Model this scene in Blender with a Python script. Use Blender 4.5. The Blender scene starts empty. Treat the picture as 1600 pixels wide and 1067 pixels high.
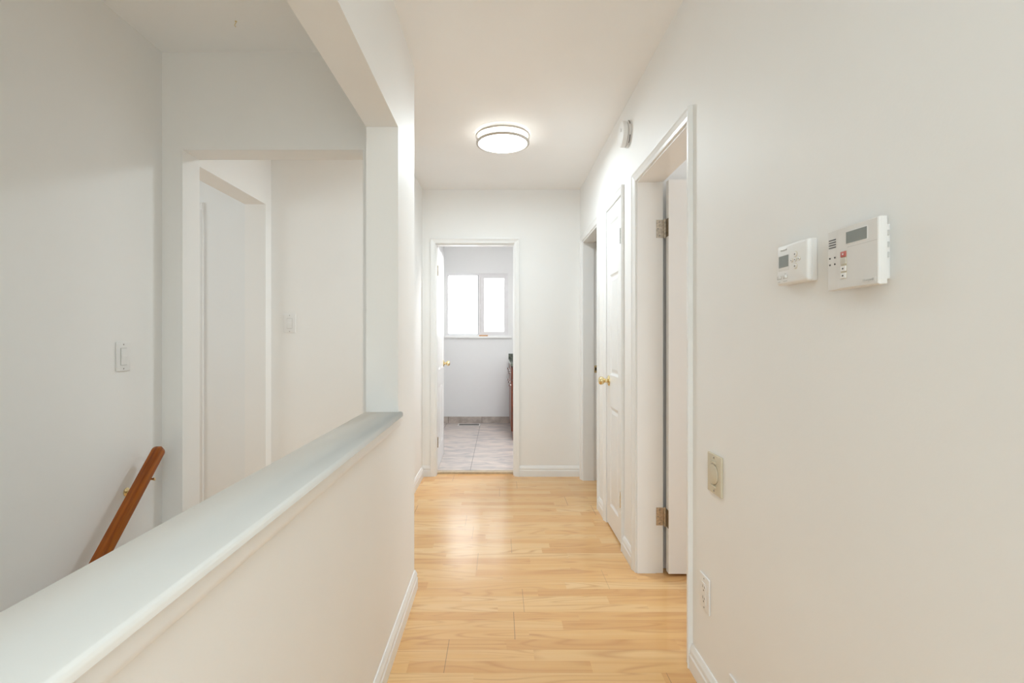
import bpy, bmesh, math, random
from mathutils import Vector, Matrix
random.seed(4)
S = bpy.context.scene
COL = S.collection
PI = math.pi

# ------------------------------------------------------------------ materials
def new_mat(name):
    m = bpy.data.materials.new(name); m.use_nodes = True
    nt = m.node_tree
    b = nt.nodes['Principled BSDF']
    return m, nt, b

def mat(name, col, rough=.5, metal=0., var=.03, scale=18., bump=.0, bscale=120., spec=.5, coat=0.):
    m, nt, b = new_mat(name)
    tc = nt.nodes.new('ShaderNodeTexCoord')
    n = nt.nodes.new('ShaderNodeTexNoise'); n.inputs['Scale'].default_value = scale; n.inputs['Detail'].default_value = 3
    nt.links.new(tc.outputs['Object'], n.inputs['Vector'])
    r = nt.nodes.new('ShaderNodeValToRGB')
    r.color_ramp.elements[0].position = .3; r.color_ramp.elements[1].position = .7
    r.color_ramp.elements[0].color = tuple(c * (1 - var) for c in col) + (1,)
    r.color_ramp.elements[1].color = tuple(min(1, c * (1 + var)) for c in col) + (1,)
    nt.links.new(n.outputs['Fac'], r.inputs['Fac'])
    nt.links.new(r.outputs['Color'], b.inputs['Base Color'])
    b.inputs['Roughness'].default_value = rough
    b.inputs['Metallic'].default_value = metal
    b.inputs['Specular IOR Level'].default_value = spec
    if coat:
        b.inputs['Coat Weight'].default_value = coat; b.inputs['Coat Roughness'].default_value = .12
    if bump:
        n2 = nt.nodes.new('ShaderNodeTexNoise'); n2.inputs['Scale'].default_value = bscale; n2.inputs['Detail'].default_value = 4
        nt.links.new(tc.outputs['Object'], n2.inputs['Vector'])
        bp = nt.nodes.new('ShaderNodeBump'); bp.inputs['Strength'].default_value = bump; bp.inputs['Distance'].default_value = .002
        nt.links.new(n2.outputs['Fac'], bp.inputs['Height']); nt.links.new(bp.outputs['Normal'], b.inputs['Normal'])
    return m

def emit(name, col, strength):
    m, nt, b = new_mat(name)
    b.inputs['Base Color'].default_value = (.9, .9, .9, 1)
    b.inputs['Emission Color'].default_value = col + (1,)
    b.inputs['Emission Strength'].default_value = strength
    b.inputs['Roughness'].default_value = .4
    return m

WALLC = (.855, .850, .836)
M = {}
M['wall'] = mat('wall_paint', WALLC, .55, var=.008, scale=3, bump=.08, bscale=160)
M['ceil'] = mat('ceiling_paint', (.90, .90, .894), .8, var=.008, scale=3, bump=.08, bscale=160)
M['bath_wall'] = mat('bathroom_paint', (.78, .785, .785), .5, var=.008, scale=3, bump=.06, bscale=160)
M['cool_wall'] = mat('cool_white_paint', (.82, .83, .83), .5, var=.008, scale=3, bump=.06, bscale=160)
M['trim'] = mat('trim_gloss_paint', (.83, .83, .822), .3, var=.008, scale=6)
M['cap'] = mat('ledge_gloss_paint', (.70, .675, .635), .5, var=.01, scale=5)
M['door'] = mat('door_gloss_paint', (.82, .82, .812), .3, var=.008, scale=6)
M['plastic'] = mat('white_plastic', (.80, .79, .775), .35, var=.01)
M['plastic2'] = mat('warm_white_plastic', (.74, .725, .705), .4, var=.01)
M['plate'] = mat('white_plate_plastic', (.80, .795, .785), .3, var=.01)
M['beige'] = mat('beige_plastic', (.62, .56, .43), .4, var=.03)
M['beige_dk'] = mat('beige_shadow_gap', (.25, .21, .15), .5)
M['grey'] = mat('lcd_grey', (.24, .26, .25), .25, var=.03)
M['dark'] = mat('dark_plastic', (.03, .03, .03), .4)
M['red'] = mat('red_button', (.50, .13, .11), .4)
M['keybeige'] = mat('beige_button', (.60, .57, .50), .4)
M['greyprint'] = mat('grey_print', (.52, .51, .49), .5)
M['nickel'] = mat('brushed_nickel', (.60, .56, .51), .45, 1., var=.05, scale=60)
M['brass'] = mat('polished_brass', (.80, .66, .38), .16, 1., var=.03)
M['steel'] = mat('worn_steel', (.52, .46, .38), .35, 1., var=.25, scale=90)
M['steel_dk'] = mat('tarnished_steel', (.25, .19, .13), .4, 1., var=.3, scale=90)
M['screw'] = mat('screw_steel', (.35, .33, .31), .35, 1.)
M['chrome'] = mat('chrome', (.7, .7, .7), .15, 1.)
M['cabinet'] = mat('cherry_cabinet', (.17, .035, .014), .3, var=.25, scale=20)
M['black'] = mat('black_gap', (.012, .011, .01), .6)
M['vent'] = mat('vent_enamel', (.78, .77, .75), .4)
M['alu'] = mat('window_aluminium', (.36, .36, .37), .4, .3)
M['vinyl'] = mat('window_vinyl', (.74, .73, .74), .4)
M['block'] = mat('pine_block', (.55, .27, .09), .5, var=.15, scale=60)
M['carpet'] = mat('stair_carpet', (.22, .18, .14), .95, var=.2, scale=200)
M['thresh'] = mat('threshold_oak', (.50, .39, .26), .45, var=.12, scale=30)
M['pane'] = emit('frosted_pane_daylight', (.95, .985, 1.), 1.7)
M['pane_b'] = emit('frosted_pane_daylight_cool', (.95, .985, 1.), .95)
M['lampglow'] = emit('lamp_diffuser', (.97, .99, .97), 3.)
M['sidepane'] = emit('daylit_pane', (.92, .97, 1.), 3.)

def floor_wood():
    m, nt, b = new_mat('laminate_planks')
    N = nt.nodes.new; L = nt.links.new
    tc = N('ShaderNodeTexCoord')
    sp = N('ShaderNodeSeparateXYZ'); L(tc.outputs['Object'], sp.inputs[0])
    def mth(op, a, bb=0., c=None):
        x = N('ShaderNodeMath'); x.operation = op
        for i, v in enumerate((a, bb) if c is None else (a, bb, c)):
            if isinstance(v, (int, float)): x.inputs[i].default_value = v
            else: L(v, x.inputs[i])
        return x.outputs[0]
    def wn(*v):
        c = N('ShaderNodeCombineXYZ')
        for i, q in enumerate(v):
            if isinstance(q, (int, float)): c.inputs[i].default_value = q
            else: L(q, c.inputs[i])
        w = N('ShaderNodeTexWhiteNoise'); w.noise_dimensions = '3D'; L(c.outputs[0], w.inputs['Vector'])
        return w.outputs['Value']
    def cells(wd, h, seed):
        v = mth('DIVIDE', mth('ADD', sp.outputs['Y'], 10.03), h)
        row = mth('FLOOR', v)
        u = mth('ADD', mth('DIVIDE', mth('ADD', sp.outputs['X'], 20.), wd), wn(row, seed, 1.5))
        col = mth('FLOOR', u)
        return row, col, mth('FRACT', u), mth('FRACT', v)
    srow, scol, su, sv = cells(.66, .0655, 3.3)      # printed strips
    prow, pcol, pu, pv = cells(1.22, .1965, 8.7)     # boards
    tone = wn(srow, scol, 5.1)
    # board end joints and long seams
    ej = mth('LESS_THAN', mth('MULTIPLY', mth('MINIMUM', pu, mth('SUBTRACT', 1., pu)), 1.22), .0011)
    lj = mth('LESS_THAN', mth('MULTIPLY', mth('MINIMUM', pv, mth('SUBTRACT', 1., pv)), .1965), .0005)
    joint = mth('MAXIMUM', mth('MULTIPLY', ej, mth('ADD', .35, mth('MULTIPLY', wn(prow, pcol, 2.2), .55))), mth('MULTIPLY', lj, .16))
    # per-strip grain space
    gx = mth('ADD', sp.outputs['X'], mth('MULTIPLY', tone, 41.))
    gy = mth('ADD', sp.outputs['Y'], mth('MULTIPLY', wn(scol, srow, 9.), 3.))
    def grain(ax, ay, scale, det, dist):
        c = N('ShaderNodeCombineXYZ'); L(mth('MULTIPLY', gx, ax), c.inputs[0]); L(mth('MULTIPLY', gy, ay), c.inputs[1])
        n = N('ShaderNodeTexNoise'); n.inputs['Scale'].default_value = scale; n.inputs['Detail'].default_value = det; n.inputs['Distortion'].default_value = dist
        L(c.outputs[0], n.inputs['Vector'])
        return n.outputs['Fac']
    broad = grain(1.3, 20, 1.0, 3, .5)
    fine = grain(3, 160, 1.2, 4, .2)
    # cathedral lines: contour bands of a stretched noise
    ct = grain(1.0, 9, 1.0, 1, .3)
    band = mth('PINGPONG', mth('MULTIPLY', ct, 11.), .5)
    line = mth('SUBTRACT', 1., mth('SMOOTH_MIN', mth('MULTIPLY', band, 4.5), 1., .3))
    line = mth('MULTIPLY', line, mth('SMOOTH_MAX', mth('SUBTRACT', mth('MULTIPLY', broad, 2.2), .55), 0., .1))
    f = mth('ADD', mth('MULTIPLY', tone, .42), mth('MULTIPLY', broad, .42))
    f = mth('ADD', f, mth('MULTIPLY', fine, .30))
    r = N('ShaderNodeValToRGB')
    e = r.color_ramp.elements
    e[0].position = .28; e[0].color = (.65, .355, .142, 1)
    e[1].position = .84; e[1].color = (.80, .54, .275, 1)
    mid = e.new(.56); mid.color = (.75, .450, .195, 1)
    L(f, r.inputs['Fac'])
    m1 = N('ShaderNodeMix'); m1.data_type = 'RGBA'
    L(mth('MULTIPLY', line, .66), m1.inputs[0]); L(r.outputs['Color'], m1.inputs[6]); m1.inputs[7].default_value = (.50, .235, .085, 1)
    m2 = N('ShaderNodeMix'); m2.data_type = 'RGBA'
    L(joint, m2.inputs[0]); L(m1.outputs[2], m2.inputs[6]); m2.inputs[7].default_value = (.16, .11, .07, 1)
    L(m2.outputs[2], b.inputs['Base Color'])
    b.inputs['Roughness'].default_value = .19
    return m
M['wood'] = floor_wood()

def tile_mat():
    m, nt, b = new_mat('marbled_floor_tile')
    N = nt.nodes.new; L = nt.links.new
    tc = N('ShaderNodeTexCoord')
    mp = N('ShaderNodeMapping'); mp.inputs['Location'].default_value = (.255, -4.465, 0)
    L(tc.outputs['Object'], mp.inputs['Vector'])
    k = N('ShaderNodeTexBrick'); k.offset = 0; k.inputs['Scale'].default_value = 1
    k.inputs['Brick Width'].default_value = .46; k.inputs['Row Height'].default_value = .46
    k.inputs['Mortar Size'].default_value = .0028; k.inputs['Mortar Smooth'].default_value = .2
    L(mp.outputs[0], k.inputs['Vector'])
    st = N('ShaderNodeMapping'); st.inputs['Scale'].default_value = (1.6, 5, 1); st.inputs['Rotation'].default_value = (0, 0, .25)
    L(tc.outputs['Object'], st.inputs['Vector'])
    n = N('ShaderNodeTexNoise'); n.inputs['Scale'].default_value = 2.6; n.inputs['Detail'].default_value = 7; n.inputs['Distortion'].default_value = 1.2
    L(st.outputs[0], n.inputs['Vector'])
    r = N('ShaderNodeValToRGB'); e = r.color_ramp.elements
    e[0].position = .36; e[0].color = (.42, .39, .385, 1)
    e[1].position = .60; e[1].color = (.66, .575, .52, 1)
    L(n.outputs['Fac'], r.inputs['Fac'])
    mx = N('ShaderNodeMix'); mx.data_type = 'RGBA'
    L(k.outputs['Fac'], mx.inputs[0]); L(r.outputs['Color'], mx.inputs[6]); mx.inputs[7].default_value = (.16, .14, .13, 1)
    L(mx.outputs[2], b.inputs['Base Color'])
    b.inputs['Roughness'].default_value = .3
    return m
M['tile'] = tile_mat()

def base_tile_mat():
    m, nt, b = new_mat('base_tile')
    N = nt.nodes.new; L = nt.links.new
    tc = N('ShaderNodeTexCoord')
    mp = N('ShaderNodeMapping'); mp.inputs['Location'].default_value = (.237, 0, 0)
    L(tc.outputs['Object'], mp.inputs['Vector'])
    sx = N('ShaderNodeSeparateXYZ'); L(mp.outputs[0], sx.inputs[0])
    md = N('ShaderNodeMath'); md.operation = 'PINGPONG'; md.inputs[1].default_value = .23; L(sx.outputs['X'], md.inputs[0])
    lt = N('ShaderNodeMath'); lt.operation = 'LESS_THAN'; lt.inputs[1].default_value = .003; L(md.outputs[0], lt.inputs[0])
    n = N('ShaderNodeTexNoise'); n.inputs['Scale'].default_value = 14; n.inputs['Detail'].default_value = 6
    L(tc.outputs['Object'], n.inputs['Vector'])
    r = N('ShaderNodeValToRGB'); e = r.color_ramp.elements
    e[0].position = .35; e[0].color = (.37, .32, .28, 1); e[1].position = .65; e[1].color = (.52, .46, .41, 1)
    L(n.outputs['Fac'], r.inputs['Fac'])
    mx = N('ShaderNodeMix'); mx.data_type = 'RGBA'
    L(lt.outputs[0], mx.inputs[0]); L(r.outputs['Color'], mx.inputs[6]); mx.inputs[7].default_value = (.2, .17, .15, 1)
    L(mx.outputs[2], b.inputs['Base Color']); b.inputs['Roughness'].default_value = .4
    return m
M['base_tile'] = base_tile_mat()

def granite_mat():
    m, nt, b = new_mat('dark_granite')
    N = nt.nodes.new; L = nt.links.new
    tc = N('ShaderNodeTexCoord')
    v = N('ShaderNodeTexVoronoi'); v.inputs['Scale'].default_value = 90; L(tc.outputs['Object'], v.inputs['Vector'])
    r = N('ShaderNodeValToRGB'); e = r.color_ramp.elements
    e[0].color = (.02, .025, .02, 1); e[1].color = (.16, .18, .14, 1)
    L(v.outputs['Color'], r.inputs['Fac']); L(r.outputs['Color'], b.inputs['Base Color'])
    b.inputs['Roughness'].default_value = .12
    return m
M['granite'] = granite_mat()

def rail_mat():
    m, nt, b = new_mat('varnished_rail_wood')
    N = nt.nodes.new; L = nt.links.new
    tc = N('ShaderNodeTexCoord')
    m0 = N('ShaderNodeMapping'); m0.inputs['Rotation'].default_value = (-.803, 0, 0)
    L(tc.outputs['Object'], m0.inputs['Vector'])
    mp = N('ShaderNodeMapping'); mp.inputs['Scale'].default_value = (60, 5, 60)
    L(m0.outputs[0], mp.inputs['Vector'])
    n = N('ShaderNodeTexNoise'); n.inputs['Scale'].default_value = 1.2; n.inputs['Detail'].default_value = 5
    L(mp.outputs[0], n.inputs['Vector'])
    r = N('ShaderNodeValToRGB'); e = r.color_ramp.elements
    e[0].position = .3; e[0].color = (.19, .042, .003, 1); e[1].position = .68; e[1].color = (.38, .100, .006, 1)
    L(n.outputs['Fac'], r.inputs['Fac']); L(r.outputs['Color'], b.inputs['Base Color'])
    b.inputs['Roughness'].default_value = .25
    b.inputs['Specular IOR Level'].default_value = .35
    return m
M['rail'] = rail_mat()

# ------------------------------------------------------------------ mesh helpers
class MB:
    def __init__(s): s.bm = bmesh.new()
    def box(s, x0, x1, y0, y1, z0, z1, bev=0., seg=2):
        g = bmesh.ops.create_cube(s.bm, size=1)
        vs = g['verts']
        for v in vs:
            v.co = Vector(((x0 + x1) / 2 + v.co.x * (x1 - x0), (y0 + y1) / 2 + v.co.y * (y1 - y0), (z0 + z1) / 2 + v.co.z * (z1 - z0)))
        if bev:
            es = list({e for v in vs for e in v.link_edges})
            bmesh.ops.bevel(s.bm, geom=es, offset=bev, segments=seg, profile=.6, affect='EDGES', clamp_overlap=True)
        return s
    def poly(s, pts):
        return s.bm.faces.new([s.bm.verts.new(p) for p in pts])
    def lathe(s, prof, c=(0, 0, 0), axis='Z', n=48, cap=True):
        rings = []
        for r, h in prof:
            ring = []
            for i in range(n):
                a = 2 * PI * i / n
                if axis == 'Z': p = (r * math.cos(a), r * math.sin(a), h)
                elif axis == 'X': p = (h, r * math.cos(a), r * math.sin(a))
                else: p = (r * math.sin(a), h, r * math.cos(a))
                ring.append(s.bm.verts.new(Vector(c) + Vector(p)))
            rings.append(ring)
        for a, b in zip(rings, rings[1:]):
            for i in range(n):
                s.bm.faces.new((a[i], a[(i + 1) % n], b[(i + 1) % n], b[i]))
        if cap:
            s.bm.faces.new(rings[0]); s.bm.faces.new(list(reversed(rings[-1])))
        return s
    def cyl(s, p, q, r, n=20, r2=None):
        p, q = Vector(p), Vector(q); d = (q - p).normalized()
        u = d.orthogonal().normalized(); w = d.cross(u)
        r2 = r if r2 is None else r2
        A = [s.bm.verts.new(p + u * r * math.cos(2 * PI * i / n) + w * r * math.sin(2 * PI * i / n)) for i in range(n)]
        B = [s.bm.verts.new(q + u * r2 * math.cos(2 * PI * i / n) + w * r2 * math.sin(2 * PI * i / n)) for i in range(n)]
        for i in range(n): s.bm.faces.new((A[i], A[(i + 1) % n], B[(i + 1) % n], B[i]))
        s.bm.faces.new(list(reversed(A))); s.bm.faces.new(B)
        return s
    def tube(s, pts, r, n=12):
        pts = [Vector(p) for p in pts]; rings = []
        up = None
        for i, p in enumerate(pts):
            d = (pts[min(i + 1, len(pts) - 1)] - pts[max(i - 1, 0)]).normalized()
            up = d.orthogonal().normalized() if up is None else (up - d * up.dot(d)).normalized()
            w = d.cross(up)
            rr = r[i] if isinstance(r, (list, tuple)) else r
            rings.append([s.bm.verts.new(p + up * rr * math.cos(2 * PI * k / n) + w * rr * math.sin(2 * PI * k / n)) for k in range(n)])
        for a, b in zip(rings, rings[1:]):
            for k in range(n): s.bm.faces.new((a[k], a[(k + 1) % n], b[(k + 1) % n], b[k]))
        s.bm.faces.new(list(reversed(rings[0]))); s.bm.faces.new(rings[-1])
        return s
    def sweep(s, rings, closed_prof=False, cap=True):
        R = [[s.bm.verts.new(p) for p in r] for r in rings]
        m = len(R[0])
        for a, b in zip(R, R[1:]):
            for k in range(m if closed_prof else m - 1):
                s.bm.faces.new((a[k], a[(k + 1) % m], b[(k + 1) % m], b[k]))
        if cap:
            s.bm.faces.new(list(reversed(R[0]))); s.bm.faces.new(R[-1])
        return s
    def prism(s, poly, f0, f1):
        return s.sweep([[f0(p) for p in poly], [f1(p) for p in poly]], True)
    def build(s, name, m, parent=None, smooth=False, loc=None, rotz=0.):
        bmesh.ops.remove_doubles(s.bm, verts=s.bm.verts, dist=1e-6)
        bmesh.ops.recalc_face_normals(s.bm, faces=s.bm.faces)
        if smooth:
            for f in s.bm.faces: f.smooth = True
            for e in s.bm.edges:
                if len(e.link_faces) == 2 and e.calc_face_angle(0) > math.radians(35): e.smooth = False
        me = bpy.data.meshes.new(name); s.bm.to_mesh(me); s.bm.free()
        me.materials.append(m)
        o = bpy.data.objects.new(name, me); COL.objects.link(o)
        if parent: o.parent = parent
        if loc: o.location = loc
        if rotz: o.rotation_euler = (0, 0, rotz)
        return o

def struct(o): o['kind'] = 'structure'; return o
def thing(name, label, cat, loc=(0, 0, 0), rotz=0., group=None):
    o = bpy.data.objects.new(name, None); COL.objects.link(o)
    o.empty_display_size = .05
    o.location = loc; o.rotation_euler = (0, 0, rotz)
    o['label'] = label; o['category'] = cat
    if group: o['group'] = group
    return o

# ------------------------------------------------------------------ dimensions
CH = 2.452            # ceiling height
EYE = 1.18
XL, XLB = -.399, -.525        # hall side / stair side of the left wall
XR, XRB = .692, .822          # right wall
YEND, YENDB = 2.22, 2.346     # wall at the head of the stairs
XS, XSB = -1.499, -1.632      # stair left wall
YLAND = 3.28                  # back wall of the landing
XFL = -.658                   # far left wall of the hall
YF, YFB = 4.27, 4.395         # far wall
BX0, BX1, BY1 = -.76, .70, 6.85   # bathroom
BZ = .018
YB = -2.6

# ------------------------------------------------------------------ shell
w = MB()
w.box(XLB, XL, -.9, 1.97, -.0, .8685)                # half wall
w.box(XLB, XL, -.9, 1.97, 2.014, CH)                 # header
w.box(XLB, XL, 1.97, YENDB, 0, CH)                   # pier
w.box(XLB, XL, YB, -.9, 0, CH)
struct(w.build('wall_left', M['wall']))

def holes_wall_x(x0, x1, y0, y1, holes):
    """wall slab along y with openings (ya, yb, ztop)"""
    b = MB(); y = y0
    for ya, yb, zt in holes:
        b.box(x0, x1, y, ya, 0, CH); b.box(x0, x1, ya, yb, zt, CH); y = yb
    b.box(x0, x1, y, y1, 0, CH)
    return b
HEAD = EYE + .787     # right door
D2 = (1.828, 2.510, HEAD)
D3 = (2.806, 3.200, EYE + .806)
D4 = (3.487, 4.148, EYE + .803)
J = .018
struct(holes_wall_x(XR, XRB, YB, YF, [(a - J, b_ + J, t + J) for a, b_, t in (D2, D3, D4)]).build('wall_right', M['wall']))

# far wall with bathroom doorway
D1 = (-.543, .129, EYE + .809)
w = MB()
w.box(XS, D1[0] - J, YF, YFB, 0, CH); w.box(D1[1] + J, 2.4, YF, YFB, 0, CH); w.box(D1[0] - J, D1[1] + J, YF, YFB, D1[2] + J, CH)
struct(w.build('wall_far', M['wall']))
# stair head wall with its plain opening
w = MB()
w.box(XS, -1.408, YEND, YENDB, 0, CH); w.box(-1.408, -.606, YEND, YENDB, EYE + .838, CH); w.box(-.606, XLB, YEND, YENDB, 0, CH)
struct(w.build('wall_stair_head', M['wall']))
# stair left wall, continuing along the landing with a cased-free opening
w = MB()
w.box(XSB, XS, YB, 2.40, -2.6, CH); w.box(XSB, XS, 2.40, 3.203, EYE + .86, CH); w.box(XSB, XS, 3.203, YF, 0, CH)
struct(w.build('wall_stair_left', M['wall']))
w = MB(); w.box(XS, XFL, YLAND, YF, 0, CH)
struct(w.build('wall_landing', M['wall']))
w = MB(); w.box(XSB, XR, YB - .12, YB, -2.6, CH)
struct(w.build('wall_back', M['wall']))
# lower part of the stairwell
w = MB(); w.box(XLB, XL, YB, YENDB, -2.6, -.02); w.box(XS, XLB, YENDB, YENDB + .1, -2.6, -.2)
struct(w.build('wall_stair_lower', M['wall']))
# room to the left of the landing
w = MB()
w.box(-3.6, XSB, 3.206, 3.33, 0, CH); w.box(-3.72, -3.6, .2, 3.33, 0, CH); w.box(-3.6, XSB, .2, .32, 0, CH)
struct(w.build('wall_left_room', M['cool_wall']))
# room behind the open door on the right, and closet backs
w = MB()
w.box(XRB, 3.4, 2.562, 2.76, 0, CH); w.box(3.4, 3.52, .2, 2.76, 0, CH); w.box(XRB, 3.4, .2, .32, 0, CH)
struct(w.build('wall_right_room', M['cool_wall']))
w = MB(); w.box(1.5, 1.6, 2.76, 3.36, 0, CH); w.box(XRB, 2.3, 3.30, 3.36, 0, CH); w.box(2.3, 2.4, 3.30, YF, 0, CH)
struct(w.build('wall_closet', M['wall']))
# bathroom
WX0, WX1, WZ0, WZ1 = -.727, .121, 1.221, 2.07
w = MB()
w.box(BX0 - .1, BX0, YFB, BY1 + .14, 0, CH); w.box(BX1, BX1 + .1, YFB, BY1 + .14, 0, CH)
w.box(BX0, WX0, BY1, BY1 + .14, 0, CH); w.box(WX1, BX1, BY1, BY1 + .14, 0, CH)
w.box(WX0, WX1, BY1, BY1 + .14, 0, WZ0); w.box(WX0, WX1, BY1, BY1 + .14, WZ1, CH)
struct(w.build('wall_bathroom', M['bath_wall']))

w = MB(); w.box(-3.72, 3.52, YB - .12, BY1 + .14, CH, CH + .1)
struct(w.build('ceiling', M['ceil']))
w = MB()
w.box(XLB, 3.52, YB, 4.34, -.1, 0); w.box(-3.6, XLB, 2.20, 4.34, -.1, 0); w.box(-3.6, XSB, .2, 2.20, -.1, 0)
struct(w.build('floor', M['wood']))
w = MB(); w.box(BX0, BX1, 4.40, BY1, -.1, BZ)
struct(w.build('floor_bathroom', M['tile']))
w = MB(); w.box(D1[0], D1[1], 4.34, 4.40, -.05, BZ - .001, .003)
struct(w.build('trim_threshold', M['thresh']))
# stairs going down toward the viewer behind the half wall
w = MB()
for i in range(12):
    zt = -.2 * (i + 1); y1 = 2.2 - .195 * i
    w.box(XS, XLB, y1 - .215, y1, zt - .2, zt)
w.box(XS, XLB, YB, 2.2 - .195 * 12, -2.6, -2.55)
struct(w.build('floor_stairs', M['carpet']))

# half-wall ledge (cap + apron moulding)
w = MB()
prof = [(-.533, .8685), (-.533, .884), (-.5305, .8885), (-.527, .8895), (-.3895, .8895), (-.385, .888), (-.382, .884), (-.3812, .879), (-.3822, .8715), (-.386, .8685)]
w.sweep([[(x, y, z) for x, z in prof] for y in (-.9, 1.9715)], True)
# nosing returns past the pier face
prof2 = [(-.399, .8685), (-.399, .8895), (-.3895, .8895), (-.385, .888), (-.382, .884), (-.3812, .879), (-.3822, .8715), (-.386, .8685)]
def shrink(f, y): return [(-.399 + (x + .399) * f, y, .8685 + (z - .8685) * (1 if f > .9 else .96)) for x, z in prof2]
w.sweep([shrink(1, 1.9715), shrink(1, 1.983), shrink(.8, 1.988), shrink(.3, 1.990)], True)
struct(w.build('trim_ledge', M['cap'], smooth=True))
w = MB()
ap = [(-.399, .838), (-.390, .838), (-.3888, .8405), (-.3885, .848), (-.3885, .8685), (-.399, .8685)]
w.sweep([[(x, y, z) for x, z in ap] for y in (-.9, 1.974)], True)
struct(w.build('trim_ledge_apron', M['trim'], smooth=True))

# ------------------------------------------------------------------ casings, jambs, baseboards
CW = .042
def casing(name, u0, u1, top, place, zbot=0., parent=None):
    """tapered moulding around an opening; place(u, t, z): u along the wall, t off the wall"""
    prof = [(0, 0), (0, .006), (.003, .008), (CW * .35, .0095), (CW * .72, .0145), (CW - .006, .018), (CW - .002, .018), (CW, .016), (CW, 0)]
    b = MB()
    rings = []
    for fu, fz in (((u0, -1), 0), ((u0, -1), 1), ((u1, 1), 1), ((u1, 1), 0)):
        rings.append([place(fu[0] + fu[1] * d, t, (top + d) if fz else zbot) for d, t in prof])
    b.sweep(rings, True)
    return struct(b.build(name, M['trim']))
right = lambda u, t, z: (XR - t, u, z)
def jamb_right(name, D, stop=None, sill=0.):
    b = MB()
    x0, x1 = XR, XRB + .002
    b.box(x0, x1, D[0] - J, D[0], 0, D[2] + J); b.box(x0, x1, D[1], D[1] + J, 0, D[2] + J); b.box(x0, x1, D[0], D[1], D[2], D[2] + J)
    if stop:
        sx0, sx1 = stop
        b.box(sx0, sx1, D[0], D[0] + .011, 0, D[2] - .0); b.box(sx0, sx1, D[1] - .011, D[1], 0, D[2]); b.box(sx0, sx1, D[0] + .011, D[1] - .011, D[2] - .011, D[2])
    return struct(b.build(name, M['trim']))
REV = .003
casing('trim_casing_right_door', D2[0] - REV, D2[1] + REV, D2[2] + REV, right)
jamb_right('trim_jamb_right_door', D2)
casing('trim_casing_closet', D3[0] - REV, D3[1] + REV, D3[2] + REV, right)
jamb_right('trim_jamb_closet', D3, (.728, .76))
casing('trim_casing_far_right', D4[0] - REV, D4[1] + REV, D4[2] + REV, right)
jam4 = jamb_right('trim_jamb_far_right', D4)
# stop on the far jamb of that doorway, hall side
b = MB(); b.box(XR + .001, .787, D4[1] - .010, D4[1], 0, D4[2]); b.box(XR + .001, .787, D4[0], D4[0] + .01, 0, D4[2]); b.box(XR + .001, .787, D4[0] + .01, D4[1] - .01, D4[2] - .01, D4[2])
struct(b.build('trim_stop_far_right', M['trim']))
b = MB(); b.box(XR + .001, .785, D2[1] - .004, D2[1], 0, D2[2]); b.box(XR + .001, .785, D2[0], D2[0] + .004, 0, D2[2]); b.box(XR + .001, .785, D2[0] + .004, D2[1] - .004, D2[2] - .004, D2[2])
struct(b.build('trim_stop_right_door', M['trim']))
casing('trim_casing_bathroom', D1[0] - REV, D1[1] + REV, D1[2] + REV, lambda u, t, z: (u, YF - t, z))
b = MB()
b.box(D1[0] - J, D1[0], YF, YFB, 0, D1[2] + J); b.box(D1[1], D1[1] + J, YF, YFB, 0, D1[2] + J); b.box(D1[0], D1[1], YF, YFB, D1[2], D1[2] + J)
b.box(D1[0], D1[0] + .006, YF + .02, YF + .06, 0, D1[2]); b.box(D1[1] - .008, D1[1], YF + .02, YF + .085, 0, D1[2]); b.box(D1[0] + .006, D1[1] - .008, YF + .02, YF + .085, D1[2] - .008, D1[2])
struct(b.build('trim_jamb_bathroom', M['trim']))

BPROF = [(0, 0), (.0145, 0), (.0145, .050), (.012, .054), (.0105, .058), (.0125, .063), (.0115, .072), (.008, .080), (.006, .086), (.004, .090), (0, .090)]
def baseboard(name, path):
    """path: floor polyline, moulding on its left side"""
    P = [Vector((p[0], p[1])) for p in path]
    rings = []
    for i, p in enumerate(P):
        n = Vector((0, 0)); ns = []
        for a, c in ((i - 1, i), (i, i + 1)):
            if 0 <= a and c < len(P):
                d = (P[c] - P[a]).normalized(); ns.append(Vector((-d.y, d.x)))
        if len(ns) == 2:
            m = (ns[0] + ns[1]).normalized(); m = m / max(.2, m.dot(ns[0]))
        else: m = ns[0]
        rings.append([(p.x + m.x * t, p.y + m.y * t, z) for t, z in BPROF])
    b = MB(); b.sweep(rings, True)
    return struct(b.build(name, M['trim']))
co = CW + REV
baseboard('baseboard_left', [(XL - .126, YENDB), (XL, YENDB), (XL, -.9 + .001)])
baseboard('baseboard_landing', [(D1[0] - co, YF), (XFL, YF), (XFL, YLAND), (XS, YLAND)])
baseboard('baseboard_far', [(XR, YF), (D1[1] + co, YF)])
baseboard('baseboard_right_near', [(XR, YB), (XR, D2[0] - co)])
baseboard('baseboard_right_middle', [(XR, D2[1] + co), (XR, D3[0] - co)])
baseboard('baseboard_right_far', [(XR, D3[1] + co), (XR, D4[0] - co)])
b = MB(); b.box(BX0, BX1, BY1 - .010, BY1, BZ, BZ + .088, .002)
struct(b.build('baseboard_bathroom', M['base_tile']))

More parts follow.
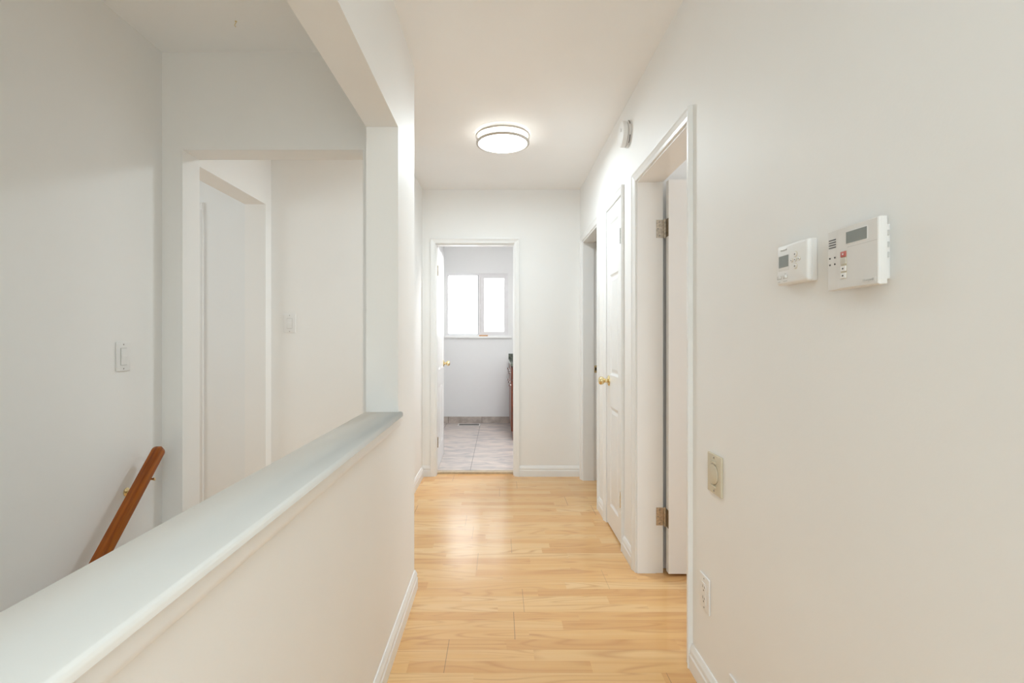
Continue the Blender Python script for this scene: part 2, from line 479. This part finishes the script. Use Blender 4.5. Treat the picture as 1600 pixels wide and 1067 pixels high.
# ------------------------------------------------------------------ doors
def door_leaf(wd, ht, th, cols, rows):
    """leaf in local x 0..wd, y 0..th, z 0..ht; panels sunk in both faces"""
    b = MB()
    xs = sorted({0, wd, *[v for c in cols for v in c]}); zs = sorted({0, ht, *[v for r in rows for v in r]})
    for side in (0, 1):
        y0 = 0 if side == 0 else th; sg = 1 if side == 0 else -1
        for i in range(len(xs) - 1):
            for k in range(len(zs) - 1):
                x0, x1, z0, z1 = xs[i], xs[i + 1], zs[k], zs[k + 1]
                if (x0, x1) in cols and (z0, z1) in rows:
                    rings = []
                    for ins, dep in ((0, 0), (.006, .004), (.014, .0075), (.022, .0075), (.040, .0025)):
                        y = y0 + sg * dep
                        rings.append([(x0 + ins, y, z0 + ins), (x1 - ins, y, z0 + ins), (x1 - ins, y, z1 - ins), (x0 + ins, y, z1 - ins)])
                    R = [[b.bm.verts.new(p) for p in r] for r in rings]
                    for A, B in zip(R, R[1:]):
                        for q in range(4): b.bm.faces.new((A[q], A[(q + 1) % 4], B[(q + 1) % 4], B[q]))
                    b.bm.faces.new(R[-1])
                else:
                    b.poly([(x0, y0, z0), (x1, y0, z0), (x1, y0, z1), (x0, y0, z1)])
    for i in range(len(xs) - 1):
        for z in (0, ht): b.poly([(xs[i], 0, z), (xs[i + 1], 0, z), (xs[i + 1], th, z), (xs[i], th, z)])
    for k in range(len(zs) - 1):
        for x in (0, wd): b.poly([(x, 0, zs[k]), (x, 0, zs[k + 1]), (x, th, zs[k + 1]), (x, th, zs[k])])
    return b
def knob_bm(c, sgn=-1):
    """round knob along local y, sticking out toward sgn*y"""
    prof = [(.0335, 0), (.0335, .003), (.030, .007), (.021, .010), (.0135, .013), (.0125, .024), (.013, .029), (.019, .033), (.0245, .040), (.0262, .048), (.0245, .057), (.018, .064), (.009, .067), (.002, .0675)]
    return MB().lathe([(r, h * sgn) for r, h in prof], c, 'Y', 32)
def rows6(h): return [(.17, .72), (.87, 1.56), (1.66, h - .13)]

# door_1: bathroom door, swung in against the left
L1W = D1[1] - D1[0] - .006
d1 = struct(door_leaf(L1W, 1.958, .035, [(.105, .295), (.375, L1W - .105)], rows6(1.958)).build('door_1', M['door']))
d1.location = (D1[0] + .004, YF + .095, .026); d1.rotation_euler = (0, 0, math.radians(91.6))
# local x -> +Y, local y -> -X ; local y=0 face looks +X
knob_bm((L1W - .065, 0, .905), -1).build('door_knob', M['brass'], d1, True)
knob_bm((L1W - .065, .035, .905), 1).build('door_knob', M['brass'], d1, True)
for z in (.20, 1.70):
    MB().cyl((-.004, .004 - .006, z), (-.004, .004 - .006, z + .09), .006).build('hinge', M['steel'], d1)

# door_2: open into the right room, hinged on the far jamb
L2W = D2[1] - D2[0] - .006
d2 = struct(door_leaf(L2W, 1.945, .035, [(.115, .305), (.375, L2W - .115)], rows6(1.945)).build('door_2', M['door']))
d2.location = (.836, 2.463, .018)
def hinge_right(zc, tilt):
    # leaf let into the jamb face, knuckle, leaf on the door edge; local to door_2
    ox, oy, oz = d2.location
    yj = D2[1] - oy
    b = MB()
    x0, x1 = .789 - ox, .8255 - ox
    b.box(x0, x1, yj - .0022, yj + .0005, zc - .045, zc + .045, .0006)
    for k in range(5):
        z0 = zc - .045 + .018 * k
        b.cyl((.8315 - ox, yj - .010, z0 + .0007), (.8315 - ox, yj - .010, z0 + .0173), .0058, 16)
    b.cyl((.8315 - ox, yj - .010, zc - .049), (.8315 - ox, yj - .010, zc + .049), .004, 12)
    b.box(x1 - .001, .8305 - ox, yj - .008, yj - .0004, zc - .045, zc + .045)
    h = b.build('hinge', M['steel'], d2)
    b = MB(); b.box(-.0022, .0004, -.0, .031, zc - .044, zc + .044, .0006)
    b.build('hinge_leaf', M['steel_dk'], h)
    for dx, dz in ((.017, .034), (.009, 0), (.017, -.034)):
        MB().lathe([(.0042, -.0032), (.0030, -.0040), (.0005, -.0040)], (x0 + dx, yj, zc + dz), 'Y', 12).build('screw', M['screw'], h)
hinge_right(EYE - .018 + .439 + .111, 0)
hinge_right(EYE - .018 - .895, 0)

# door_3: narrow closet door, closed
L3W = D3[1] - D3[0] - .006
d3 = struct(door_leaf(L3W, D3[2] - .016, .035, [(.085, L3W - .085)], [(.13, .745), (.94, 1.56), (1.675, D3[2] - .105)]).build('door_3', M['door']))
d3.location = (.690, D3[1] - .003, .012); d3.rotation_euler = (0, 0, -PI / 2)   # local x -> -Y, local y=0 face -> -X
knob_bm((.060, 0, .902), -1).build('door_knob', M['brass'], d3, True)
for z in (.215, 1.70):
    b = MB()
    for k in range(5): b.cyl((L3W + .001, -.006, z + .018 * k), (L3W + .001, -.006, z + .018 * k + .0168), .0062, 14)
    b.box(L3W - .012, L3W + .001, -.0015, -.0002, z, z + .089)
    b.build('hinge', M['chrome'], d3, True)
# strike plate of the far right doorway
b = MB(); b.box(.790, .813, D4[1] - .0018, D4[1] - .0002, .895, .955, .0005)
st = b.build('strike_plate', M['brass'], jam4)
MB().box(.7965, .8085, D4[1] - .0024, D4[1] - .0017, .912, .938).build('strike_hole', M['black'], st)
# door_4: closed door in the room left of the landing
casing('trim_casing_left_room', -2.68, -1.895 - CW, EYE + .868 - CW, lambda u, t, z: (u, 3.206 - t, z))
d4 = struct(door_leaf(.775, EYE + .868 - CW - .012, .02, [(.11, .34), (.435, .665)], rows6(1.95)).build('door_4', M['door']))
d4.location = (-2.675, 3.188, .01)

# ------------------------------------------------------------------ bathroom window
W0 = struct(MB().box(WX0, WX0 + .018, BY1 + .02, BY1 + .09, WZ0, WZ1)
    .box(WX1 - .018, WX1, BY1 + .02, BY1 + .09, WZ0, WZ1)
    .box(WX0 + .018, WX1 - .018, BY1 + .02, BY1 + .09, WZ0, WZ0 + .012).box(WX0 + .018, WX1 - .018, BY1 + .02, BY1 + .09, WZ1 - .016, WZ1).build('window_1', M['vinyl']))
def sash(x0, x1, y, l, r, bt, tp, m, nm):
    b = MB(); z0, z1 = WZ0 + .012, WZ1 - .016
    b.box(x0, x0 + l, y, y + .03, z0, z1, .002); b.box(x1 - r, x1, y, y + .03, z0, z1, .002)
    b.box(x0 + l, x1 - r, y, y + .03, z0, z0 + bt, .002); b.box(x0 + l, x1 - r, y, y + .03, z1 - tp, z1, .002)
    return b.build(nm, m, W0), (x0 + l, x1 - r, y + .012, z0 + bt, z1 - tp)
s1, g1 = sash(WX0 + .016, -.285, BY1 + .055, .010, .012, .006, .008, M['alu'], 'fixed_sash')
MB().box(g1[0] - .003, g1[1] + .003, g1[2], g1[2] + .006, g1[3] - .003, g1[4] + .003).build('pane', M['pane'], s1)
s2, g2 = sash(-.268, WX1 - .018, BY1 + .028, .060, .036, .040, .048, M['vinyl'], 'sliding_sash')
MB().box(g2[0] - .003, g2[1] + .003, g2[2], g2[2] + .006, g2[3] - .003, g2[4] + .003).build('pane', M['pane_b'], s2)
MB().box(-.285, -.268, BY1 + .03, BY1 + .09, WZ0 + .012, WZ1 - .016).build('mullion', M['vinyl'], W0)
MB().box(-.262, -.254, BY1 + .020, BY1 + .028, 1.58, 1.65, .002).build('latch', M['vinyl'], W0)
MB().box(-.259, -.255, BY1 + .0255, BY1 + .0285, 1.26, 2.02).build('gasket', M['greyprint'], W0)
struct(MB().box(-.745, .168, BY1 - .028, BY1 + .02, 1.180, 1.2085, .006, 3).build('trim_window_sill', M['trim']))
wb = MB().box(-.275, -.155, BY1 - .012, BY1 + .016, 1.2086, 1.2245, .002).build('wood_block', M['block'])
wb['label'] = 'short orange-brown wood block lying on the bathroom window sill'; wb['category'] = 'wood block'

# ------------------------------------------------------------------ vanity
v = thing('vanity_cabinet', 'dark cherry-red bathroom base cabinet under the dark stone counter', 'cabinet', (.42, 6.26, BZ))
vx = lambda x: x - .42
vy = lambda y: y - 6.26
MB().box(vx(.153), vx(BX1 - .002), vy(5.68), vy(BY1 - .012), 0.0, .845, .002).build('body', M['cabinet'], v)
ys = [5.69, 6.065, 6.45, BY1 - .016]
for i in range(3):
    a, c = ys[i] + .004, ys[i + 1] - .004
    dr = MB().box(vx(.137), vx(.153), vy(a), vy(c), .69, .83, .003).build('drawer', M['cabinet'], v)
    b = MB(); b.lathe([(.006, 0), (.005, -.016), (.013, -.020), (.015, -.027), (.010, -.031), (.001, -.032)], (vx(.137), vy((a + c) / 2), .76), 'X', 20)
    b.build('knob', M['chrome'], dr, True)
    dd = MB().box(vx(.137), vx(.153), vy(a), vy(c), .10, .68, .003).build('door', M['cabinet'], v)
    b = MB(); b.lathe([(.006, 0), (.005, -.016), (.013, -.020), (.015, -.027), (.010, -.031), (.001, -.032)], (vx(.137), vy(a + .05), .625), 'X', 20)
    b.build('knob', M['chrome'], dd, True)
ct = thing('countertop', 'dark speckled stone counter with low backsplash on the cherry bathroom cabinet', 'countertop', (.41, 6.26, BZ + .847))
MB().box(.128 - .41, BX1 - .002 - .41, 5.66 - 6.26, BY1 - .002 - 6.26, 0, .030, .004).build('slab', M['granite'], ct)
MB().box(.128 - .41, BX1 - .002 - .41, BY1 - .024 - 6.26, BY1 - .002 - 6.26, .0305, .105, .003).build('backsplash', M['granite'], ct)
fv = thing('floor_vent', 'white metal floor register with dark slots beneath the bathroom window', 'floor vent', (-.405, 6.715, BZ))
b = MB(); b.box(-.150, .150, -.085, -.066, 0, .002); b.box(-.150, .150, .066, .085, 0, .002); b.box(-.150, -.132, -.066, .066, 0, .002); b.box(.132, .150, -.066, .066, 0, .002)
b.build('frame', M['vent'], fv)
MB().box(-.132, .132, -.066, .066, 0, .0006).build('duct', M['black'], fv)
for i in range(15):
    x = -.119 + i * .017
    MB().box(x - .0018, x + .0018, -.066, .066, .0006, .0014).build('louvre', M['vent'], fv)

# ------------------------------------------------------------------ ceiling light
LX, LY = .022, 3.10
cl = thing('ceiling_light', 'round flush ceiling light with two brushed nickel rings, glowing white', 'ceiling light', (LX, LY, CH))
MB().lathe([(.15, 0), (.15, -.008), (.146, -.010), (.02, -.010)], (0, 0, 0), 'Z', 64).build('housing', M['plastic'], cl, True)
MB().lathe([(.140, -.0105), (.151, -.012), (.152, -.060), (.149, -.066), (.120, -.072), (.07, -.0755), (.004, -.077)], (0, 0, 0), 'Z', 64).build('diffuser', M['lampglow'], cl, True)
def ring(z, r0, r1, h):
    b = MB(); n = 72; prof = [(r0, z - h / 2), (r1 - .002, z - h / 2), (r1, z - h / 2 + .002), (r1, z + h / 2 - .002), (r1 - .002, z + h / 2), (r0, z + h / 2)]
    rings = [[(r * math.cos(2 * PI * i / n), r * math.sin(2 * PI * i / n), zz) for r, zz in prof] for i in range(n + 1)]
    b.sweep(rings, True, cap=False)
    return b
ring(-.021, .1535, .1675, .0125).build('ring', M['nickel'], cl, True)
ring(-.061, .1525, .1655, .0125).build('ring', M['nickel'], cl, True)
for a in (122, 2, 242):
    a = math.radians(a); x, y = .159 * math.cos(a), .159 * math.sin(a)
    MB().cyl((x, y, -.0556), (x, y, -.0264), .0022, 10).build('post', M['nickel'], cl)

# ------------------------------------------------------------------ smoke alarm
sd = thing('smoke_alarm', 'round white smoke alarm high on the right wall beside the open doorway', 'smoke alarm', (XR, 2.675, EYE + 1.092), -PI / 2)
MB().lathe([(.066, 0), (.068, -.003), (.068, -.010), (.062, -.013)], (0, 0, 0), 'Y', 56).build('base', M['plastic'], sd, True)
MB().lathe([(.060, -.0131), (.060, -.018)], (0, 0, 0), 'Y', 56).build('vent_gap', M['greyprint'], sd, True)
MB().lathe([(.062, -.018), (.067, -.020), (.067, -.036), (.063, -.041), (.050, -.044), (.02, -.046), (.002, -.046)], (0, 0, 0), 'Y', 56).build('cover', M['plastic'], sd, True)
MB().lathe([(.009, -.0455), (.009, -.048), (.002, -.0485)], (.025, 0, .012), 'Y', 20).build('test_button', M['plastic2'], sd, True)
for a0, a1 in ((25, 62), (112, 150)):
    b = MB()
    pts = [(.0688 * math.sin(math.radians(t)), -.0068, .0688 * math.cos(math.radians(t))) for t in range(a0, a1 + 1, 4)]
    b.tube(pts, .0019, 8); b.build('slot', M['dark'], sd)

# ------------------------------------------------------------------ wall plates
def screw(parent, x, y, z, m='screw', r=.0032):
    b = MB(); b.lathe([(r, y + .0006), (r, y - .0006), (r * .6, y - .0012), (.0004, y - .0012)], (x, 0, z), 'Y', 14)
    return b.build('screw', M[m], parent, True)
def plate_bm(wd, ht, t=.006, m='plate'):
    return MB().box(-wd / 2, wd / 2, -t, 0, -ht / 2, ht / 2, .003, 3)
def rocker_switch(label, loc, rz, wd, ht):
    s = thing('light_switch', label, 'light switch', loc, rz)
    plate_bm(wd, ht).build('plate', M['plate'], s, True)
    MB().box(-.0175, .0175, -.0066, -.0058, -.0345, .0345, .0006, 1).build('surround', M['greyprint'], s)
    b = MB()
    poly = [(-.0055, -.0325), (-.0078, -.0325), (-.0105, 0), (-.0086, .0325), (-.0055, .0325)]
    b.prism(poly, lambda p: (-.0155, p[0], p[1]), lambda p: (.0155, p[0], p[1]))
    b.build('rocker', M['plate'], s)
    screw(s, 0, -.006, ht / 2 - .010, r=.0028); screw(s, 0, -.006, -ht / 2 + .010, r=.0028)
    return s
rocker_switch('white rocker light switch on the stairwell wall above the wooden handrail', (XS, 1.985, EYE - .0727), PI / 2, .073, .116)
rocker_switch('white rocker light switch on the back wall beyond the stair opening', (-1.375, YLAND, EYE + .0976), 0, .081, .124)

vi = thing('wall_inlet', 'beige rectangular inlet plate with round flap on the right wall', 'wall plate', (XR, 1.591, EYE - .433), -PI / 2)
MB().box(-.049, .049, -.008, 0, -.063, .063, .003, 3).build('plate', M['beige'], vi, True)
MB().lathe([(.0335, -.0078), (.0335, -.0086), (.031, -.0088), (.001, -.0088)], (-.002, 0, 0), 'Y', 40).build('flap_groove', M['beige_dk'], vi, True)
b = MB(); b.lathe([(.0320, -.0086), (.0316, -.0112), (.029, -.0120), (.001, -.0122)], (-.001, 0, 0), 'Y', 40)
fl = b.build('flap', M['beige'], vi, True)
MB().box(-.017, .017, -.0132, -.008, -.042, -.035, .0015).build('flap_lip', M['beige'], vi)
MB().box(-.017, .017, -.0132, -.008, .035, .042, .0015).build('flap_hinge', M['beige'], vi)
screw(vi, 0, -.008, .053); screw(vi, 0, -.008, -.053)

ol = thing('power_outlet', 'white duplex power outlet low on the right wall below the beige plate', 'power outlet', (XR, 1.672, EYE - .853), -PI / 2)
plate_bm(.076, .117).build('plate', M['plate'], ol, True)
MB().box(-.017, .017, -.0075, -.0055, -.0335, .0335, .001, 2).build('receptacle', M['plate'], ol)
for zc in (.0185, -.0185):
    b = MB(); b.box(-.0075, -.0055, -.0079, -.0072, zc - .002, zc + .007); b.box(.0055, .0075, -.0079, -.0072, zc - .001, zc + .006); b.lathe([(.0026, -.0072), (.0026, -.0079), (.0003, -.0079)], (0, 0, zc - .009), 'Y', 12)
    b.build('socket_holes', M['dark'], ol)
screw(ol, 0, -.006, .048, r=.0028); screw(ol, 0, -.006, -.048, r=.0028)

pj = thing('jack_plate', 'white jack plate cut by the bottom edge, just above the right baseboard', 'wall plate', (XR, 1.458, .1215), -PI / 2)
plate_bm(.07, .115).build('plate', M['plate'], pj, True)
MB().lathe([(.0055, -.0055), (.0055, -.014), (.0035, -.014), (.0004, -.0142)], (0, 0, 0), 'Y', 16).build('jack', M['screw'], pj, True)
screw(pj, 0, -.006, .046, r=.0028); screw(pj, 0, -.006, -.046, r=.0028)

# ------------------------------------------------------------------ text helper
def text_mesh(name, body, size, parent, loc, m, depth=.0003):
    c = bpy.data.curves.new(name, 'FONT'); c.body = body; c.size = size; c.align_x = 'CENTER'; c.align_y = 'CENTER'; c.extrude = depth
    t = bpy.data.objects.new(name, c); COL.objects.link(t)
    bpy.context.view_layer.update()
    me = bpy.data.meshes.new_from_object(t.evaluated_get(bpy.context.evaluated_depsgraph_get()))
    COL.objects.unlink(t); bpy.data.objects.remove(t)
    me.transform(Matrix.Rotation(PI / 2, 4, 'X'))
    me.materials.clear(); me.materials.append(m); me.name = name
    o = bpy.data.objects.new(name, me); COL.objects.link(o); o.parent = parent; o.location = loc
    return o

# ------------------------------------------------------------------ thermostat
th = thing('thermostat', 'small white digital thermostat with grey display left of the alarm keypad', 'thermostat', (XR, 1.1435, EYE + .172), -PI / 2)
MB().box(-.060, .060, -.0135, 0, -.0465, .0465, .004, 3).build('base', M['plastic'], th, True)
b = MB()
def rr(wd, ht, r, y, n=6):
    pts = []
    for cx, cz, a0 in ((wd - r, ht - r, 0), (-wd + r, ht - r, 90), (-wd + r, -ht + r, 180), (wd - r, -ht + r, 270)):
        for i in range(n + 1):
            a = math.radians(a0 + 90 * i / n); pts.append((cx + r * math.cos(a), y, cz + r * math.sin(a)))
    return pts
b.sweep([rr(.0600, .0470, .006, -.0140), rr(.0600, .0470, .006, -.0170), rr(.0592, .0462, .006, -.0200), rr(.0572, .0442, .006, -.0228), rr(.0545, .042, .006, -.024)], True)
b.build('cover', M['plastic'], th, True)
MB().box(-.0490, -.0060, -.0247, -.0237, -.0135, .0235, .0004, 1).build('display_bezel', M['plastic2'], th)
MB().box(-.0470, -.0085, -.0252, -.0244, -.0055, .0212).build('display', M['grey'], th)
for u, z, r in ((.0187, .0178, .0068), (.0187, -.0090, .0068), (.0050, .0052, .0044), (.0187, .0054, .0044), (.0325, .0058, .0044)):
    k = MB().lathe([(r, -.0236), (r, -.0246), (r * .88, -.0248), (r * .02, -.0248)], (u, 0, z), 'Y', 24).build('button_ring', M['beige'], th, True)
    kb = MB().lathe([(r * .8, -.0247), (r * .78, -.0258), (r * .6, -.0262), (.0002, -.0262)], (u, 0, z), 'Y', 24).build('button', M['plastic'], k, True)
    MB().lathe([(r * .26, -.0261), (r * .26, -.0264), (.0001, -.0264)], (u - r * .12, 0, z), 'Y', 10).build('button_mark', M['dark'], k)
for u, up in ((-.0467, 0), (-.0225, 1)):
    k = MB().box(u - .0085, u + .0085, -.0246, -.0238, -.0325, -.0245, .002, 2).build('switch_slot', M['greyprint'], th)
    MB().box(u - .000, u + .0080, -.0285, -.0244, -.0318, -.0252, .0016, 2).build('switch_slider', M['plastic'], k, True)
text_mesh('lettering', 'Honeywell', .0058, th, (-.0285, -.0243, .0345), M['greyprint'])
b = MB()
for u0, u1, z in ((-.052, -.0425, -.0385), (-.030, -.0145, -.0385), (-.026, -.019, -.0215)):
    b.box(u0, u1, -.0244, -.0239, z - .0006, z + .0006)
b.build('printed_marks', M['greyprint'], th)

# ------------------------------------------------------------------ alarm keypad
al = thing('alarm_keypad', 'larger white alarm keypad with grey screen and red key, right of the thermostat', 'alarm keypad', (XR, .933, EYE + .155), -PI / 2)
MB().box(-.066, .0505, -.012, 0, -.050, .048, .003, 2).build('base', M['plastic2'], al)
b = MB()
for z in (.027, .006, -.012): b.box(.0500, .0525, -.010, -.003, z, z + .010, .001)
b.build('case_clips', M['greyprint'], al)
FY = -.0285
b = MB(); b.box(-.0805, .0600, -.0255, -.012, -.060, .060, .003, 3); b.build('case', M['plastic2'], al, True)
b = MB()
# raised main face with soft edges
def face_ring(x0, x1, z0, z1, y): return [(x0, y, z0), (x1, y, z0), (x1, y, z1), (x0, y, z1)]
b.sweep([face_ring(-.0485, .0598, -.0595, .0595, -.0245), face_ring(-.0480, .0592, -.0588, .0588, -.0272), face_ring(-.0470, .0575, -.0575, .0575, FY), face_ring(.0000, .045, -.05, .05, FY - .0002)], True)
fc = b.build('face', M['plastic2'], al)
MB().box(-.0225, .035, FY - .0008, FY + .001, .0238, .0492, .0003, 1).build('screen_bezel', M['plastic'], al)
MB().box(-.0206, .0331, FY - .0012, FY - .0002, .0254, .0473).build('screen', M['grey'], al)
b = MB()
for z in (.0408, .0358, .0308, .0258): b.box(-.0752, -.0552, -.0262, -.0250, z - .0009, z + .0009)
b.build('speaker_slots', M['dark'], al)
b = MB()
for u, m in ((-.0727, 0), (-.0580, 1)):
    for z in (.005, -.008): b.lathe([(.0018, -.0250), (.0018, -.0262), (.0001, -.0262)], (u, 0, z), 'Y', 12)
b.build('indicator_lights', M['dark'], al)
MB().box(-.0356, -.0198, FY - .0006, FY + .001, -.0402, .0128).build('key_recess', M['beige'], al)
for z0, z1, m in ((.0015, .0120, 'red'), (-.0125, .0000, 'keybeige'), (-.0262, -.0160, 'plastic'), (-.0397, -.0295, 'plastic')):
    k = MB().box(-.0345, -.0206, FY - .0026, FY - .0004, z0, z1, .0007, 2).build('key', M[m], al, True)
    if m != 'keybeige':
        MB().box(-.0292, -.0258, FY - .0029, FY - .0024, (z0 + z1) / 2 - .0014, (z0 + z1) / 2 + .0014).build('key_mark', M['dark' if m == 'plastic' else 'plastic'], k)
MB().box(-.018, .0570, FY - .0004, FY + .001, .0183, .0190).build('flap_seam', M['greyprint'], al)
MB().box(.0183, .0540, FY - .0006, FY + .001, -.0540, -.0455, .0004, 1).build('name_plaque', M['plastic2'], al)
text_mesh('lettering', 'Honeywell', .0062, al, (.0362, FY - .0007, -.0497), M['greyprint'])

# ------------------------------------------------------------------ handrail
hr = thing('handrail', 'varnished orange-brown wooden handrail slanting down the left stairwell wall', 'handrail', (-1.425, 2.10, .722))
d = Vector((0, .694, .72)); n = Vector((0, -.72, .694)); xx = Vector((1, 0, 0))
sec = []
hw, hh, r = .020, .020, .007
for cx, cn, a0 in ((hw - r, hh - r, 0), (-hw + r, hh - r, 90), (-hw + r, -hh + r, 180), (hw - r, -hh + r, 270)):
    for i in range(5):
        a = math.radians(a0 + 90 * i / 4); sec.append((cx + r * math.cos(a), cn + r * math.sin(a)))
b = MB(); rings = []
for s_, f in [(-2.2, 1)] + [(.022 * (math.sin(math.radians(t)) - 1), max(.06, math.cos(math.radians(t)) ** .75)) for t in range(0, 91, 10)]:
    rings.append([tuple(d * s_ + xx * a * f + n * (c * f)) for a, c in sec])
b.sweep(rings, True); b.build('rail', M['rail'], hr, True)
for s_ in (-.135, -1.25):
    p = d * s_
    b = MB()
    wallx = XS + 1.425
    q = p + Vector((0, 0, -.062))
    b.lathe([(.017, 0), (.017, .003), (.009, .006)], (wallx + .0005, q.y, q.z), 'X', 24)
    b.tube([(wallx + .004, q.y, q.z), (wallx + .03, q.y, q.z - .004), (wallx + .055, q.y, q.z + .004), tuple(p + Vector((0, 0, -.034)))], .0055, 12)
    st_ = p + n * (-.0215)
    b.cyl(tuple(st_ - d * .001 + xx * -.024), tuple(st_ + xx * .024), .0045, 12)
    b.lathe([(.0015, -.004), (.0055, -.002), (.0055, .004), (.001, .006)], tuple(st_ + xx * .026), 'X', 14)
    b.lathe([(.0015, -.006), (.0055, -.004), (.0055, .002), (.001, .004)], tuple(st_ - xx * .026), 'X', 14)
    b.build('bracket', M['brass'], hr, True)

# ------------------------------------------------------------------ ceiling hook in the stairwell
hk = thing('ceiling_hook', 'tiny brass hook screwed into the stairwell ceiling', 'hook', (-1.057, 2.004, CH))
pts = [(0, 0, 0), (0, 0, -.008)] + [(-.0045 * math.sin(math.radians(a)) , 0, -.015 + .007 * math.cos(math.radians(a))) for a in range(20, 200, 20)]
MB().tube(pts, .0014, 10).build('hook', M['brass'], hk, True)
MB().lathe([(.0045, 0), (.004, -.002), (.0016, -.003)], (0, 0, 0), 'Z', 16).build('collar', M['brass'], hk, True)

# ------------------------------------------------------------------ lights
def area(name, loc, rot, sx, sy, power, col):
    l = bpy.data.lights.new(name, 'AREA'); l.shape = 'RECTANGLE'; l.size = sx; l.size_y = sy; l.energy = power; l.color = col
    o = bpy.data.objects.new(name, l); COL.objects.link(o); o.location = loc; o.rotation_euler = rot
    return o
# fill behind the camera, then daylight from the rooms beside the hall
area('fill_behind', (.15, YB + .06, 1.5), (PI / 2, 0, 0), .95, 1.6, 12, (.75, .91, 1.))  # unseen fill added on the back wall to brighten the near hall
area('daylight_left_room', (-3.5, 1.7, 1.5), (PI / 2, 0, -PI / 2), 1.4, 1.3, 9.5, (.84, .95, 1.))
area('daylight_right_room', (3.3, 1.5, 1.5), (PI / 2, 0, PI / 2), 1.4, 1.3, 14, (.88, .95, 1.))
l = bpy.data.lights.new('ceiling_light_bulb', 'AREA'); l.shape = 'DISK'; l.size = .25; l.energy = 9.; l.color = (.80, .93, 1.)
lo = bpy.data.objects.new('ceiling_light_bulb', l); COL.objects.link(lo); lo.location = (LX, LY, CH - .0785)
area('bathroom_fill', (.38, 4.78, CH - .03), (0, 0, 0), .3, .3, 12.5, (.98, .985, 1.))  # unseen area light added to lift the bathroom, no fixture modelled
area('fill_overhead_behind', (.15, -1.1, CH - .03), (0, 0, 0), .9, 1.9, 11, (.77, .925, 1.))  # broad soft fill added overhead out of view, not an actual fixture
area('daylight_downstairs', (-1.0, YB + .15, -1.0), (math.radians(84), 0, 0), .8, 1.2, 9, (1., .91, .74))

wd = bpy.data.worlds.new('sky'); S.world = wd; wd.use_nodes = True
bg = wd.node_tree.nodes['Background']
bg.inputs[0].default_value = (.8, .88, 1, 1); bg.inputs[1].default_value = .6

# ------------------------------------------------------------------ camera
cam = bpy.data.cameras.new('camera'); co_ = bpy.data.objects.new('camera', cam); COL.objects.link(co_)
co_.location = (0, 0, EYE); co_.rotation_euler = (PI / 2, 0, 0)
cam.sensor_fit = 'HORIZONTAL'; cam.sensor_width = 36; cam.lens = 36 * 780 / 1600
cam.shift_x = 20 / 1600; cam.shift_y = -5 / 1600
cam.clip_start = .02; cam.clip_end = 50
S.camera = co_
S.view_settings.view_transform = 'Standard'; S.view_settings.look = 'None'
S.view_settings.gamma = 1; S.view_settings.use_curve_mapping = False
S.view_settings.exposure = .79
S.cycles.max_bounces = 16; S.cycles.diffuse_bounces = 10
